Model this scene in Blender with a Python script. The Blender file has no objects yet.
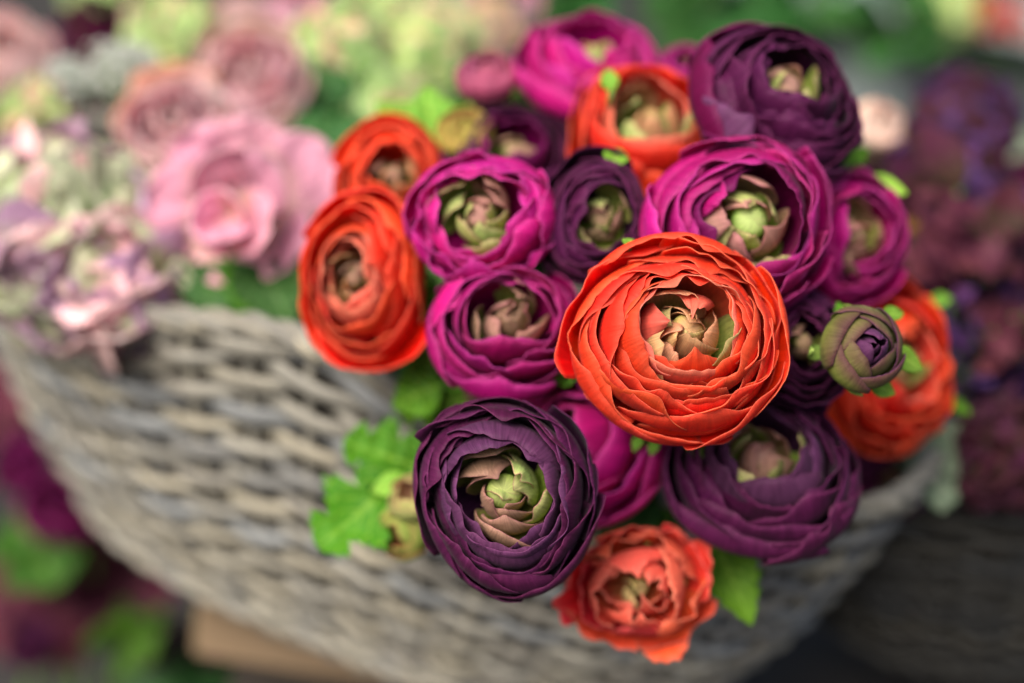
import bpy, math, random
import numpy as np
from mathutils import Vector, Matrix, Quaternion
S = bpy.context.scene
C = S.collection
random.seed(7)
RNG = np.random.default_rng(11)
PI = math.pi

# ------------------------------------------------------------------ camera
FPX = 1706.7
PIT, ROLL = 0.4993, -0.1648
RC = np.array([0.0, 0.0, 0.159])                 # centre of the basket rim (basket stands on z = 0)
cF = np.array([0, math.cos(PIT), -math.sin(PIT)])
cU0 = np.array([0, math.sin(PIT), math.cos(PIT)])
cX = np.array([1.0, 0, 0])
cR = math.cos(ROLL) * cX - math.sin(ROLL) * cU0
cU = math.sin(ROLL) * cX + math.cos(ROLL) * cU0
CAM = RC - (-0.0299 * cR + 0.023 * cU + 0.712 * cF)
cam = bpy.data.cameras.new('camera')
camo = bpy.data.objects.new('camera', cam)
C.objects.link(camo)
M = Matrix(((cR[0], cU[0], -cF[0], CAM[0]), (cR[1], cU[1], -cF[1], CAM[1]), (cR[2], cU[2], -cF[2], CAM[2]), (0, 0, 0, 1)))
camo.matrix_world = M
cam.lens = 60; cam.sensor_width = 36; cam.clip_start = 0.02; cam.clip_end = 60
cam.dof.use_dof = True; cam.dof.focus_distance = 0.499; cam.dof.aperture_fstop = 2.7; cam.dof.aperture_blades = 0
S.camera = camo

# ------------------------------------------------------------------ light
to_sun = Vector((-0.40, -0.50, 0.77)).normalized()
w = bpy.data.worlds.new('World'); S.world = w; w.use_nodes = True
nt = w.node_tree
bg = nt.nodes['Background']
sky = nt.nodes.new('ShaderNodeTexSky'); sky.sky_type = 'NISHITA'; sky.sun_disc = False
sky.sun_elevation = math.asin(to_sun.z)
sky.sun_rotation = math.atan2(to_sun.x, to_sun.y)
sky.air_density = 1.0; sky.dust_density = 6.0; sky.ozone_density = 1.0
nt.links.new(sky.outputs[0], bg.inputs[0]); bg.inputs[1].default_value = 0.095
sl = bpy.data.lights.new('sun', 'SUN'); sl.energy = 3.2; sl.angle = math.radians(42); sl.color = (1, 0.95, 0.88)
so = bpy.data.objects.new('sun', sl); C.objects.link(so)
so.rotation_euler = to_sun.to_track_quat('Z', 'Y').to_euler()
S.view_settings.view_transform = 'Standard'; S.view_settings.look = 'None'
S.view_settings.exposure = 0.86; S.view_settings.gamma = 1

# ------------------------------------------------------------------ helpers
def P(px, py, d):
    return CAM + d * (cF + (px - 512) / FPX * cR + (341.5 - py) / FPX * cU)

def cdir(x, y, z=1.0):
    """direction given as right / up / towards the photographer"""
    v = x * cR + y * cU - z * cF
    return v / np.linalg.norm(v)

def frame(loc, axis, twist=0.0):
    z = Vector(axis).normalized()
    q = z.to_track_quat('Z', 'Y')
    return Matrix.Translation(Vector(loc)) @ q.to_matrix().to_4x4() @ Matrix.Rotation(twist, 4, 'Z')

def thing(name, label, cat, mat=None, group=None):
    o = bpy.data.objects.new(name, None); C.objects.link(o)
    o.empty_display_size = 0.01
    if mat is not None: o.matrix_world = mat
    o['label'] = label; o['category'] = cat
    if group: o['group'] = group
    return o

def link(name, me, parent=None):
    o = bpy.data.objects.new(name, me); C.objects.link(o)
    if parent is not None: o.parent = parent
    return o

def mesh(name, V, Fc, mats, mi=None, uv=None, col=None, smooth=True):
    me = bpy.data.meshes.new(name)
    V = np.asarray(V, dtype=float); Fc = np.asarray(Fc, dtype=np.int32)
    k = Fc.shape[1]; n = len(Fc)
    me.vertices.add(len(V)); me.vertices.foreach_set('co', V.astype(np.float32).ravel())
    me.loops.add(n * k); me.loops.foreach_set('vertex_index', Fc.ravel())
    me.polygons.add(n); me.polygons.foreach_set('loop_start', np.arange(0, n * k, k, dtype=np.int32))
    for m in (mats if isinstance(mats, (list, tuple)) else [mats]): me.materials.append(m)
    if mi is not None: me.polygons.foreach_set('material_index', np.asarray(mi, dtype=np.int32))
    if smooth: me.polygons.foreach_set('use_smooth', np.ones(n, dtype=bool))
    me.update(calc_edges=True)
    if uv is not None:
        l = me.uv_layers.new(name='UVMap'); l.data.foreach_set('uv', np.asarray(uv, dtype=np.float32)[Fc.ravel()].ravel())
    if col is not None:
        a = me.color_attributes.new('pigment', 'FLOAT_COLOR', 'POINT'); a.data.foreach_set('color', np.asarray(col, dtype=np.float32).ravel())
    me.validate()
    return me

class Noise:
    def __init__(s, rng, f=1.0, n=6):
        s.a = rng.normal(0, f, (n, 2)); s.p = rng.uniform(0, 2 * PI, n)
        s.n = n
    def __call__(s, x, y=0.0):
        r = 0
        for k in range(s.n): r = r + np.sin(s.a[k, 0] * x + s.a[k, 1] * y + s.p[k])
        return r / s.n ** .5

def shell(G, th, ):
    """solid sheet from a grid G (nv, nu, 3); returns verts, faces, material index (0 inner, 1 outer, 2 rim), uv"""
    nv, nu, _ = G.shape
    du = np.gradient(G, axis=1); dv = np.gradient(G, axis=0)
    N = np.cross(du, dv); N /= (np.linalg.norm(N, axis=2, keepdims=True) + 1e-12)
    A = G + N * th / 2; B = G - N * th / 2
    V = np.concatenate([A.reshape(-1, 3), B.reshape(-1, 3)])
    idx = np.arange(nv * nu).reshape(nv, nu); o = nv * nu
    a, b, c, d = idx[:-1, :-1].ravel(), idx[:-1, 1:].ravel(), idx[1:, 1:].ravel(), idx[1:, :-1].ravel()
    f0 = np.stack([a, b, c, d], 1); f1 = np.stack([d, c, b, a], 1) + o
    ring = np.concatenate([idx[0, :], idx[1:, -1], idx[-1, ::-1][1:], idx[::-1, 0][1:-1]])
    nx = np.roll(ring, -1)
    f2 = np.stack([nx, ring, ring + o, nx + o], 1)
    Fc = np.concatenate([f0, f1, f2])
    mi = np.concatenate([np.zeros(len(f0)), np.ones(len(f1)), np.full(len(f2), 2)])
    uu, vv = np.meshgrid(np.linspace(0, 1, nu), np.linspace(0, 1, nv))
    uv = np.stack([uu.ravel(), vv.ravel()], 1); uv = np.concatenate([uv, uv])
    return V, Fc, mi, uv

def tube(path, rad, n=8, rad2=None, upv=None, closed=False):
    P_ = np.asarray(path, float); m = len(P_)
    rad = np.broadcast_to(np.asarray(rad, float), (m,)); rad2 = rad if rad2 is None else np.broadcast_to(np.asarray(rad2, float), (m,))
    if closed: T = np.roll(P_, -1, 0) - np.roll(P_, 1, 0)
    else: T = np.gradient(P_, axis=0)
    T /= np.linalg.norm(T, axis=1, keepdims=True) + 1e-12
    if upv is None:
        upv = np.tile(np.array([0.31, 0.17, 0.93]), (m, 1))
        if abs(T @ upv[0]).max() > .9: upv = np.tile(np.array([0.93, 0.31, 0.1]), (m, 1))
    X = np.cross(T, upv); X /= np.linalg.norm(X, axis=1, keepdims=True) + 1e-12
    Y = np.cross(X, T)
    a = np.linspace(0, 2 * PI, n, endpoint=False)
    V = P_[:, None] + X[:, None] * (np.cos(a)[None, :, None] * rad[:, None, None]) + Y[:, None] * (np.sin(a)[None, :, None] * rad2[:, None, None])
    idx = np.arange(m * n).reshape(m, n)
    if closed: i0, i1 = idx, np.roll(idx, -1, 0)
    else: i0, i1 = idx[:-1], idx[1:]
    Fc = np.stack([i0, np.roll(i0, -1, 1), np.roll(i1, -1, 1), i1], -1).reshape(-1, 4)
    V = V.reshape(-1, 3)
    if not closed:                                  # blunt caps: collapse ring to centre
        V = np.concatenate([V, P_[:1], P_[-1:]]); c0, c1 = m * n, m * n + 1
        e = idx[0]; g = idx[-1]
        Fc = np.concatenate([Fc, np.stack([np.roll(e, -1), e, np.full(n, c0), np.full(n, c0)], -1)[:, :4], np.stack([g, np.roll(g, -1), np.full(n, c1), np.full(n, c1)], -1)])
    return V, Fc

def tubemesh(name, paths, mat):
    Vs, Fs, o = [], [], 0
    for p in paths:
        V, Fc = p; Vs.append(V); Fs.append(Fc + o); o += len(V)
    V = np.concatenate(Vs); Fc = np.concatenate(Fs)
    me = bpy.data.meshes.new(name)
    fl = [tuple(dict.fromkeys(f)) for f in Fc.tolist()]
    me.from_pydata(V.tolist(), [], fl); me.materials.append(mat)
    me.polygons.foreach_set('use_smooth', np.ones(len(me.polygons), dtype=bool)); me.update()
    return me

def bez(p0, p1, p2, p3, t):
    return (1 - t) ** 3 * p0 + 3 * (1 - t) ** 2 * t * p1 + 3 * (1 - t) * t * t * p2 + t ** 3 * p3

# ------------------------------------------------------------------ materials
def nodes(name):
    m = bpy.data.materials.new(name); m.use_nodes = True
    return m, m.node_tree, m.node_tree.nodes['Principled BSDF']

def ramp(nt, stops):
    r = nt.nodes.new('ShaderNodeValToRGB'); e = r.color_ramp.elements
    while len(e) < len(stops): e.new(0.5)
    for i, (p, c) in enumerate(stops): e[i].position = p; e[i].color = (*c, 1)
    return r

def petal_mat(name, base, mid, tip, rough=0.5, trans=0.46, vein=0.30, spec=0.14, sheen=0.04, hj=0.012, edge=None):
    m, nt, b = nodes(name); L = nt.links.new
    uvn = nt.nodes.new('ShaderNodeUVMap'); uvn.uv_map = 'UVMap'
    sep = nt.nodes.new('ShaderNodeSeparateXYZ'); L(uvn.outputs[0], sep.inputs[0])
    inf = nt.nodes.new('ShaderNodeObjectInfo')
    off = nt.nodes.new('ShaderNodeVectorMath'); off.operation = 'ADD'
    L(uvn.outputs[0], off.inputs[0])
    cmb = nt.nodes.new('ShaderNodeCombineXYZ'); mu = nt.nodes.new('ShaderNodeMath'); mu.operation = 'MULTIPLY'; mu.inputs[1].default_value = 37
    L(inf.outputs['Random'], mu.inputs[0]); L(mu.outputs[0], cmb.inputs[2]); L(cmb.outputs[0], off.inputs[1])
    nz = nt.nodes.new('ShaderNodeTexNoise'); nz.inputs['Scale'].default_value = 3.0; nz.inputs['Detail'].default_value = 5
    L(off.outputs[0], nz.inputs['Vector'])
    ad = nt.nodes.new('ShaderNodeMath'); ad.operation = 'MULTIPLY_ADD'; ad.inputs[1].default_value = 0.28
    L(nz.outputs[0], ad.inputs[0]); L(sep.outputs[1], ad.inputs[2])
    sb = nt.nodes.new('ShaderNodeMath'); sb.operation = 'SUBTRACT'; sb.inputs[1].default_value = 0.14; L(ad.outputs[0], sb.inputs[0])
    r = ramp(nt, [(0.22, base), (0.62, mid), (0.98, tip)]); L(sb.outputs[0], r.inputs[0])
    mp = nt.nodes.new('ShaderNodeMapping'); mp.inputs['Scale'].default_value = (34, 2.2, 1); L(off.outputs[0], mp.inputs[0])
    vz = nt.nodes.new('ShaderNodeTexNoise'); vz.inputs['Scale'].default_value = 1.0; vz.inputs['Detail'].default_value = 6; vz.inputs['Roughness'].default_value = .65
    L(mp.outputs[0], vz.inputs['Vector'])
    vr = nt.nodes.new('ShaderNodeMapRange'); vr.inputs[1].default_value = .3; vr.inputs[2].default_value = .7
    vr.inputs[3].default_value = 1 - vein; vr.inputs[4].default_value = 1 + vein * .7; L(vz.outputs[0], vr.inputs[0])
    hs = nt.nodes.new('ShaderNodeHueSaturation'); L(r.outputs[0], hs.inputs['Color'])
    hr = nt.nodes.new('ShaderNodeMapRange'); hr.inputs[3].default_value = .5 - hj; hr.inputs[4].default_value = .5 + hj; L(inf.outputs['Random'], hr.inputs[0])
    # petals of one bloom differ a little in strength of colour, and each has soft paler and deeper patches
    pv = nt.nodes.new('ShaderNodeMapRange'); pv.inputs[3].default_value = .82; pv.inputs[4].default_value = 1.18
    ml = nt.nodes.new('ShaderNodeMath'); ml.operation = 'MULTIPLY'; ml.inputs[1].default_value = 7.31; L(inf.outputs['Random'], ml.inputs[0])
    fr = nt.nodes.new('ShaderNodeMath'); fr.operation = 'FRACT'; L(ml.outputs[0], fr.inputs[0]); L(fr.outputs[0], pv.inputs[0])
    pm = nt.nodes.new('ShaderNodeMath'); pm.operation = 'MULTIPLY'; L(vr.outputs[0], pm.inputs[0]); L(pv.outputs[0], pm.inputs[1])
    L(hr.outputs[0], hs.inputs['Hue']); L(pm.outputs[0], hs.inputs['Value'])
    if edge is not None:
        def mth(op, a_, b_=None):
            n = nt.nodes.new('ShaderNodeMath'); n.operation = op
            for i_, q_ in enumerate((a_, b_)):
                if q_ is None: continue
                if isinstance(q_, (int, float)): n.inputs[i_].default_value = q_
                else: L(q_, n.inputs[i_])
            return n.outputs[0]
        au = mth('ABSOLUTE', mth('SUBTRACT', mth('MULTIPLY', sep.outputs[0], 2.0), 1.0))
        er = nt.nodes.new('ShaderNodeMapRange'); er.inputs[1].default_value = .86; er.inputs[2].default_value = 1.0; er.inputs[3].default_value = 0; er.inputs[4].default_value = .42
        er.interpolation_type = 'SMOOTHSTEP'
        wob = mth('ADD', mth('MAXIMUM', mth('MULTIPLY', au, .97), sep.outputs[1]), mth('MULTIPLY', mth('SUBTRACT', nz.outputs[0], .5), .12))
        L(wob, er.inputs[0])
        em = nt.nodes.new('ShaderNodeMix'); em.data_type = 'RGBA'; L(er.outputs[0], em.inputs[0]); L(r.outputs[0], em.inputs[6]); em.inputs[7].default_value = (*edge, 1)
        L(em.outputs[2], hs.inputs['Color'])
    L(hs.outputs[0], b.inputs['Base Color'])
    b.inputs['Roughness'].default_value = rough; b.inputs['Specular IOR Level'].default_value = spec
    b.inputs['Sheen Weight'].default_value = sheen; b.inputs['Sheen Roughness'].default_value = .4
    bp = nt.nodes.new('ShaderNodeBump'); bp.inputs['Strength'].default_value = .5; bp.inputs['Distance'].default_value = .0006
    L(vz.outputs[0], bp.inputs['Height'])
    # fine crumple on top
    tc = nt.nodes.new('ShaderNodeTexCoord'); cz = nt.nodes.new('ShaderNodeTexNoise'); cz.inputs['Scale'].default_value = 190; cz.inputs['Detail'].default_value = 3
    L(tc.outputs['Object'], cz.inputs['Vector'])
    b2 = nt.nodes.new('ShaderNodeBump'); b2.inputs['Strength'].default_value = .35; b2.inputs['Distance'].default_value = .0012
    L(cz.outputs[0], b2.inputs['Height']); L(bp.outputs[0], b2.inputs['Normal']); L(b2.outputs[0], b.inputs['Normal'])
    tr = nt.nodes.new('ShaderNodeBsdfTranslucent'); L(hs.outputs[0], tr.inputs[0]); L(b2.outputs[0], tr.inputs['Normal'])
    mx = nt.nodes.new('ShaderNodeMixShader'); mx.inputs[0].default_value = trans
    out = nt.nodes['Material Output']; L(b.outputs[0], mx.inputs[1]); L(tr.outputs[0], mx.inputs[2]); L(mx.outputs[0], out.inputs[0])
    return m

def pset(name, inn, out, rim, **k):
    f = lambda c, s: tuple(min(1, x * s) for x in c)
    g = k.pop('base', None)
    e_ = f(rim, .85)
    return [petal_mat(name + ' inner face', g or f(inn, .8), inn, f(inn, 1.08), edge=e_, **k), petal_mat(name + ' outer face', g or f(out, .9), out, f(out, 1.1), edge=e_, **k), petal_mat(name + ' cut edge', rim, rim, rim, **k)]

ORANGE = pset('orange petal', (.80, .022, .004), (.80, .045, .015), (.88, .17, .09), base=(.78, .06, .012), vein=.18, hj=.005)
ORANGE_IN = pset('salmon petal', (.80, .10, .055), (.83, .155, .10), (.90, .30, .20), base=(.62, .20, .07), vein=.18, hj=.005)
MAG = pset('magenta petal', (.42, .002, .150), (.41, .005, .150), (.58, .07, .32), base=(.22, .005, .09), vein=.22)
MAGB = pset('bright magenta petal', (.60, .003, .24), (.54, .010, .22), (.60, .08, .36), base=(.30, .008, .13), vein=.22)
MAGD = pset('deep magenta petal', (.17, .001, .070), (.16, .004, .070), (.28, .03, .17), base=(.09, .005, .05))
PUR = pset('dark purple petal', (.036, .003, .026), (.085, .009, .055), (.17, .03, .11), base=(.03, .004, .028), vein=.4, sheen=.06)
VIO = pset('violet inner petal', (.075, .018, .068), (.13, .038, .11), (.18, .05, .14), base=(.06, .012, .06), vein=.4, sheen=.05)
CORAL = pset('coral petal', (.74, .05, .03), (.78, .10, .065), (.86, .22, .16), base=(.55, .06, .03), vein=.2)
GREEN_C = pset('green heart petal', (.52, .52, .14), (.60, .50, .20), (.62, .40, .2), base=(.30, .50, .05), hj=.02)
TAN_C = pset('tan heart petal', (.68, .36, .16), (.72, .42, .20), (.75, .40, .22), base=(.42, .50, .08), hj=.02)
LIME_C = pset('lime heart petal', (.46, .58, .12), (.56, .64, .22), (.46, .22, .18), base=(.32, .52, .05), hj=.02)
ROSY_C = pset('rosy heart petal', (.56, .34, .20), (.60, .32, .26), (.5, .18, .2), base=(.30, .30, .06), hj=.02)
OLIVE_C = pset('olive heart petal', (.36, .36, .09), (.46, .28, .18), (.42, .20, .18), base=(.22, .32, .05), hj=.02)
PINK = pset('pale pink petal', (.84, .42, .55), (.85, .54, .64), (.88, .62, .68), base=(.60, .42, .25))
DUSTY = pset('dusty pink petal', (.88, .58, .58), (.90, .72, .70), (.92, .75, .70), base=(.66, .32, .36))
MAUVE = pset('mauve rose petal', (.68, .32, .38), (.78, .48, .52), (.85, .60, .60), base=(.40, .15, .20))
PEACH = pset('peach petal', (.85, .55, .40), (.88, .68, .56), (.9, .7, .6), base=(.7, .5, .3))
HYP = pset('lilac floret', (.60, .36, .52), (.68, .48, .62), (.66, .45, .55), base=(.46, .46, .24), hj=.04)
HYGP = pset('greenish lilac floret', (.62, .62, .42), (.68, .70, .52), (.7, .6, .6), base=(.5, .6, .28), hj=.03)
HYG = pset('pale green floret', (.58, .72, .30), (.66, .78, .42), (.66, .76, .5), base=(.40, .60, .16), hj=.03)
HYD = pset('burgundy floret', (.085, .018, .042), (.13, .035, .07), (.15, .05, .08), base=(.06, .03, .02), hj=.04)
HYV = pset('violet floret', (.15, .06, .22), (.20, .10, .25), (.2, .1, .25), base=(.06, .03, .08), hj=.03)

def leaf_mat(name, c1, c2, rough=.5, trans=.35):
    m = petal_mat(name, c1, c2, c2, rough=rough, trans=trans, vein=.3, spec=.18, sheen=0, hj=.015)
    nt = m.node_tree; L = nt.links.new
    hs = [n for n in nt.nodes if n.type == 'HUE_SAT'][0]; sep = [n for n in nt.nodes if n.type == 'SEPXYZ'][0]
    def mth(op, a, b_=None):
        n = nt.nodes.new('ShaderNodeMath'); n.operation = op
        for i, q in enumerate((a, b_)):
            if q is None: continue
            if isinstance(q, (int, float)): n.inputs[i].default_value = q
            else: L(q, n.inputs[i])
        return n.outputs[0]
    au = mth('ABSOLUTE', mth('SUBTRACT', sep.outputs[0], .5))
    ph = mth('FRACT', mth('MULTIPLY', mth('SUBTRACT', sep.outputs[1], mth('MULTIPLY', au, .55)), 7.0))
    side = mth('LESS_THAN', mth('ABSOLUTE', mth('SUBTRACT', ph, .5)), .07)
    mid = mth('LESS_THAN', au, .035)
    k = mth('MULTIPLY', mth('MAXIMUM', side, mid), .55)
    mx = nt.nodes.new('ShaderNodeMix'); mx.data_type = 'RGBA'; L(k, mx.inputs[0]); L(hs.outputs[0], mx.inputs[6])
    mx.inputs[7].default_value = (min(1, c2[0] * 2 + .05), min(1, c2[1] * 1.5 + .05), c2[2] * 2 + .02, 1)
    for l in list(nt.links):
        if l.from_node == hs and l.to_node != mx:
            ts = l.to_socket; nt.links.remove(l); L(mx.outputs[2], ts)
    return m
LEAF = leaf_mat('fresh green leaf', (.055, .165, .006), (.080, .225, .008))
LEAFB = leaf_mat('bright lime leaf', (.16, .38, .03), (.22, .45, .05))
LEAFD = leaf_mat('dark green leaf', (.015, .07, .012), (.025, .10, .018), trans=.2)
LEAFM = leaf_mat('mid green leaf', (.025, .09, .004), (.035, .12, .006))
LEAFS = leaf_mat('sage leaf', (.16, .24, .14), (.22, .30, .19))
BURG = leaf_mat('burgundy leaf', (.075, .012, .03), (.12, .028, .045))
OCH = leaf_mat('ochre leaf', (.30, .14, .02), (.36, .2, .03))
SEPAL = leaf_mat('yellow green sepal', (.22, .36, .05), (.26, .42, .08))
BUDG = petal_mat('bud green', (.22, .32, .05), (.26, .32, .06), (.15, .07, .06), vein=.3)

def plain(name, c1, c2, scale=20, rough=.8, bump=.2, dist=.002, stretch=(1, 1, 1)):
    m, nt, b = nodes(name); L = nt.links.new
    tc = nt.nodes.new('ShaderNodeTexCoord'); mp = nt.nodes.new('ShaderNodeMapping'); mp.inputs['Scale'].default_value = stretch
    L(tc.outputs['Object'], mp.inputs[0])
    nz = nt.nodes.new('ShaderNodeTexNoise'); nz.inputs['Scale'].default_value = scale; nz.inputs['Detail'].default_value = 6; L(mp.outputs[0], nz.inputs['Vector'])
    r = ramp(nt, [(.3, c1), (.7, c2)]); L(nz.outputs[0], r.inputs[0]); L(r.outputs[0], b.inputs['Base Color'])
    b.inputs['Roughness'].default_value = rough
    bp = nt.nodes.new('ShaderNodeBump'); bp.inputs['Strength'].default_value = bump; bp.inputs['Distance'].default_value = dist
    L(nz.outputs[0], bp.inputs['Height']); L(bp.outputs[0], b.inputs['Normal'])
    return m
STEM = plain('green stem', (.05, .13, .02), (.12, .24, .04), 60, .6)
WOODD = plain('dark stained wood', (.010, .008, .006), (.026, .020, .015), 14, .7, .3, .002, (.3, 6, 6))
CARD = plain('tan cardboard', (.20, .135, .075), (.25, .17, .10), 10, .85)
FLOORM = plain('dark concrete ground', (.008, .007, .006), (.020, .017, .014), 3, .9)
LINER = plain('dark plastic liner', (.060, .052, .042), (.085, .075, .06), 8, .6)
FOAM = plain('dark green floral foam', (.01, .03, .01), (.02, .05, .015), 60, .95)
ZINC = plain('galvanised bucket metal', (.13, .16, .16), (.26, .30, .29), 9, .45, .1)
SEED = plain('pale seed head', (.34, .38, .32), (.50, .50, .46), 80, .8)
SEEDG = plain('grey green twig', (.16, .24, .12), (.25, .33, .18), 40, .8)

def willow_mat(name, gain):
    m, nt, b = nodes(name); L = nt.links.new
    at = nt.nodes.new('ShaderNodeAttribute'); at.attribute_name = 'pigment'
    tc = nt.nodes.new('ShaderNodeTexCoord'); nz = nt.nodes.new('ShaderNodeTexNoise'); nz.inputs['Scale'].default_value = 90; nz.inputs['Detail'].default_value = 5
    L(tc.outputs['Object'], nz.inputs['Vector'])
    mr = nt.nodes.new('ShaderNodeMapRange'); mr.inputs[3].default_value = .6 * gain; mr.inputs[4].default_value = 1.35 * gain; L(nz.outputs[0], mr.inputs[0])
    vm = nt.nodes.new('ShaderNodeVectorMath'); vm.operation = 'SCALE'; L(at.outputs['Color'], vm.inputs[0]); L(mr.outputs[0], vm.inputs['Scale'])
    L(vm.outputs[0], b.inputs['Base Color']); b.inputs['Roughness'].default_value = .65
    bp = nt.nodes.new('ShaderNodeBump'); bp.inputs['Strength'].default_value = .5; bp.inputs['Distance'].default_value = .001; L(nz.outputs[0], bp.inputs['Height']); L(bp.outputs[0], b.inputs['Normal'])
    return m
WILLOW = willow_mat('weathered grey willow', 1.0)
WILLOWD = willow_mat('willow darkened for shade', .12)  # same willow with its colour scaled down to paint in the right basket's shade

# ------------------------------------------------------------------ setting
def box(name, x0, x1, y0, y1, z0, z1, mat, parent=None, bev=.002):
    import bmesh
    bm = bmesh.new(); bmesh.ops.create_cube(bm, size=1)
    for v in bm.verts: v.co = Vector(((x0 + x1) / 2 + v.co.x * (x1 - x0), (y0 + y1) / 2 + v.co.y * (y1 - y0), (z0 + z1) / 2 + v.co.z * (z1 - z0)))
    bmesh.ops.bevel(bm, geom=bm.edges[:], offset=bev, segments=2, affect='EDGES')
    me = bpy.data.meshes.new(name); bm.to_mesh(me); bm.free(); me.materials.append(mat)
    return link(name, me, parent)

g = bpy.data.meshes.new('ground'); g.from_pydata([(-8, -3, -.62), (8, -3, -.62), (8, 14, -.62), (-8, 14, -.62)], [], [(0, 1, 2, 3)]); g.materials.append(FLOORM)
go = link('ground', g); go['kind'] = 'structure'

# ------------------------------------------------------------------ basket
def superpt(th, a=.2228, b=.1064, n=2.5, yaw=-.319):
    ca, sa = np.cos(th), np.sin(th)
    X = (1 - .05 * np.maximum(ca, 0) ** 2) * a * np.sign(ca) * np.abs(ca) ** (2 / n); Y = b * np.sign(sa) * np.abs(sa) ** (2 / n)
    return math.cos(yaw) * X - math.sin(yaw) * Y, math.sin(yaw) * X + math.cos(yaw) * Y
_q = np.linspace(0, 1, 200)
_t = _q ** 2.2; _s = .33 + .67 * _t ** .32
_al = np.concatenate([[0], np.cumsum(np.hypot(np.diff(_s * .15), np.diff(_t * .159)))]); _al /= _al[-1]
def wall(th, q, off=0):
    """point on the basket wall; q = share of the wall's length from base to rim"""
    q = np.asarray(q, float) + 0 * th
    t = np.interp(q, _al, _t); s = np.interp(q, _al, _s)
    x, y = superpt(th)
    r = np.hypot(x, y) + 1e-9
    ds = np.interp(np.minimum(q + .01, 1), _al, _s) - np.interp(q - .01, _al, _s); dz = (np.interp(np.minimum(q + .01, 1), _al, _t) - np.interp(q - .01, _al, _t)) * .159
    nr, nz = dz, -ds * .15; l = np.hypot(nr, nz) + 1e-9; nr, nz = nr / l, nz / l
    lift = .022 * t * np.exp(-((x + .045) / .06) ** 2) * (y < .02)        # the hand woven rim rises a little at the front left
    return np.stack([x * s + x / r * nr * off, y * s + y / r * nr * off, .159 * t + nz * off + lift], -1), np.stack([x / r * nr, y / r * nr, nz], -1)

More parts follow.
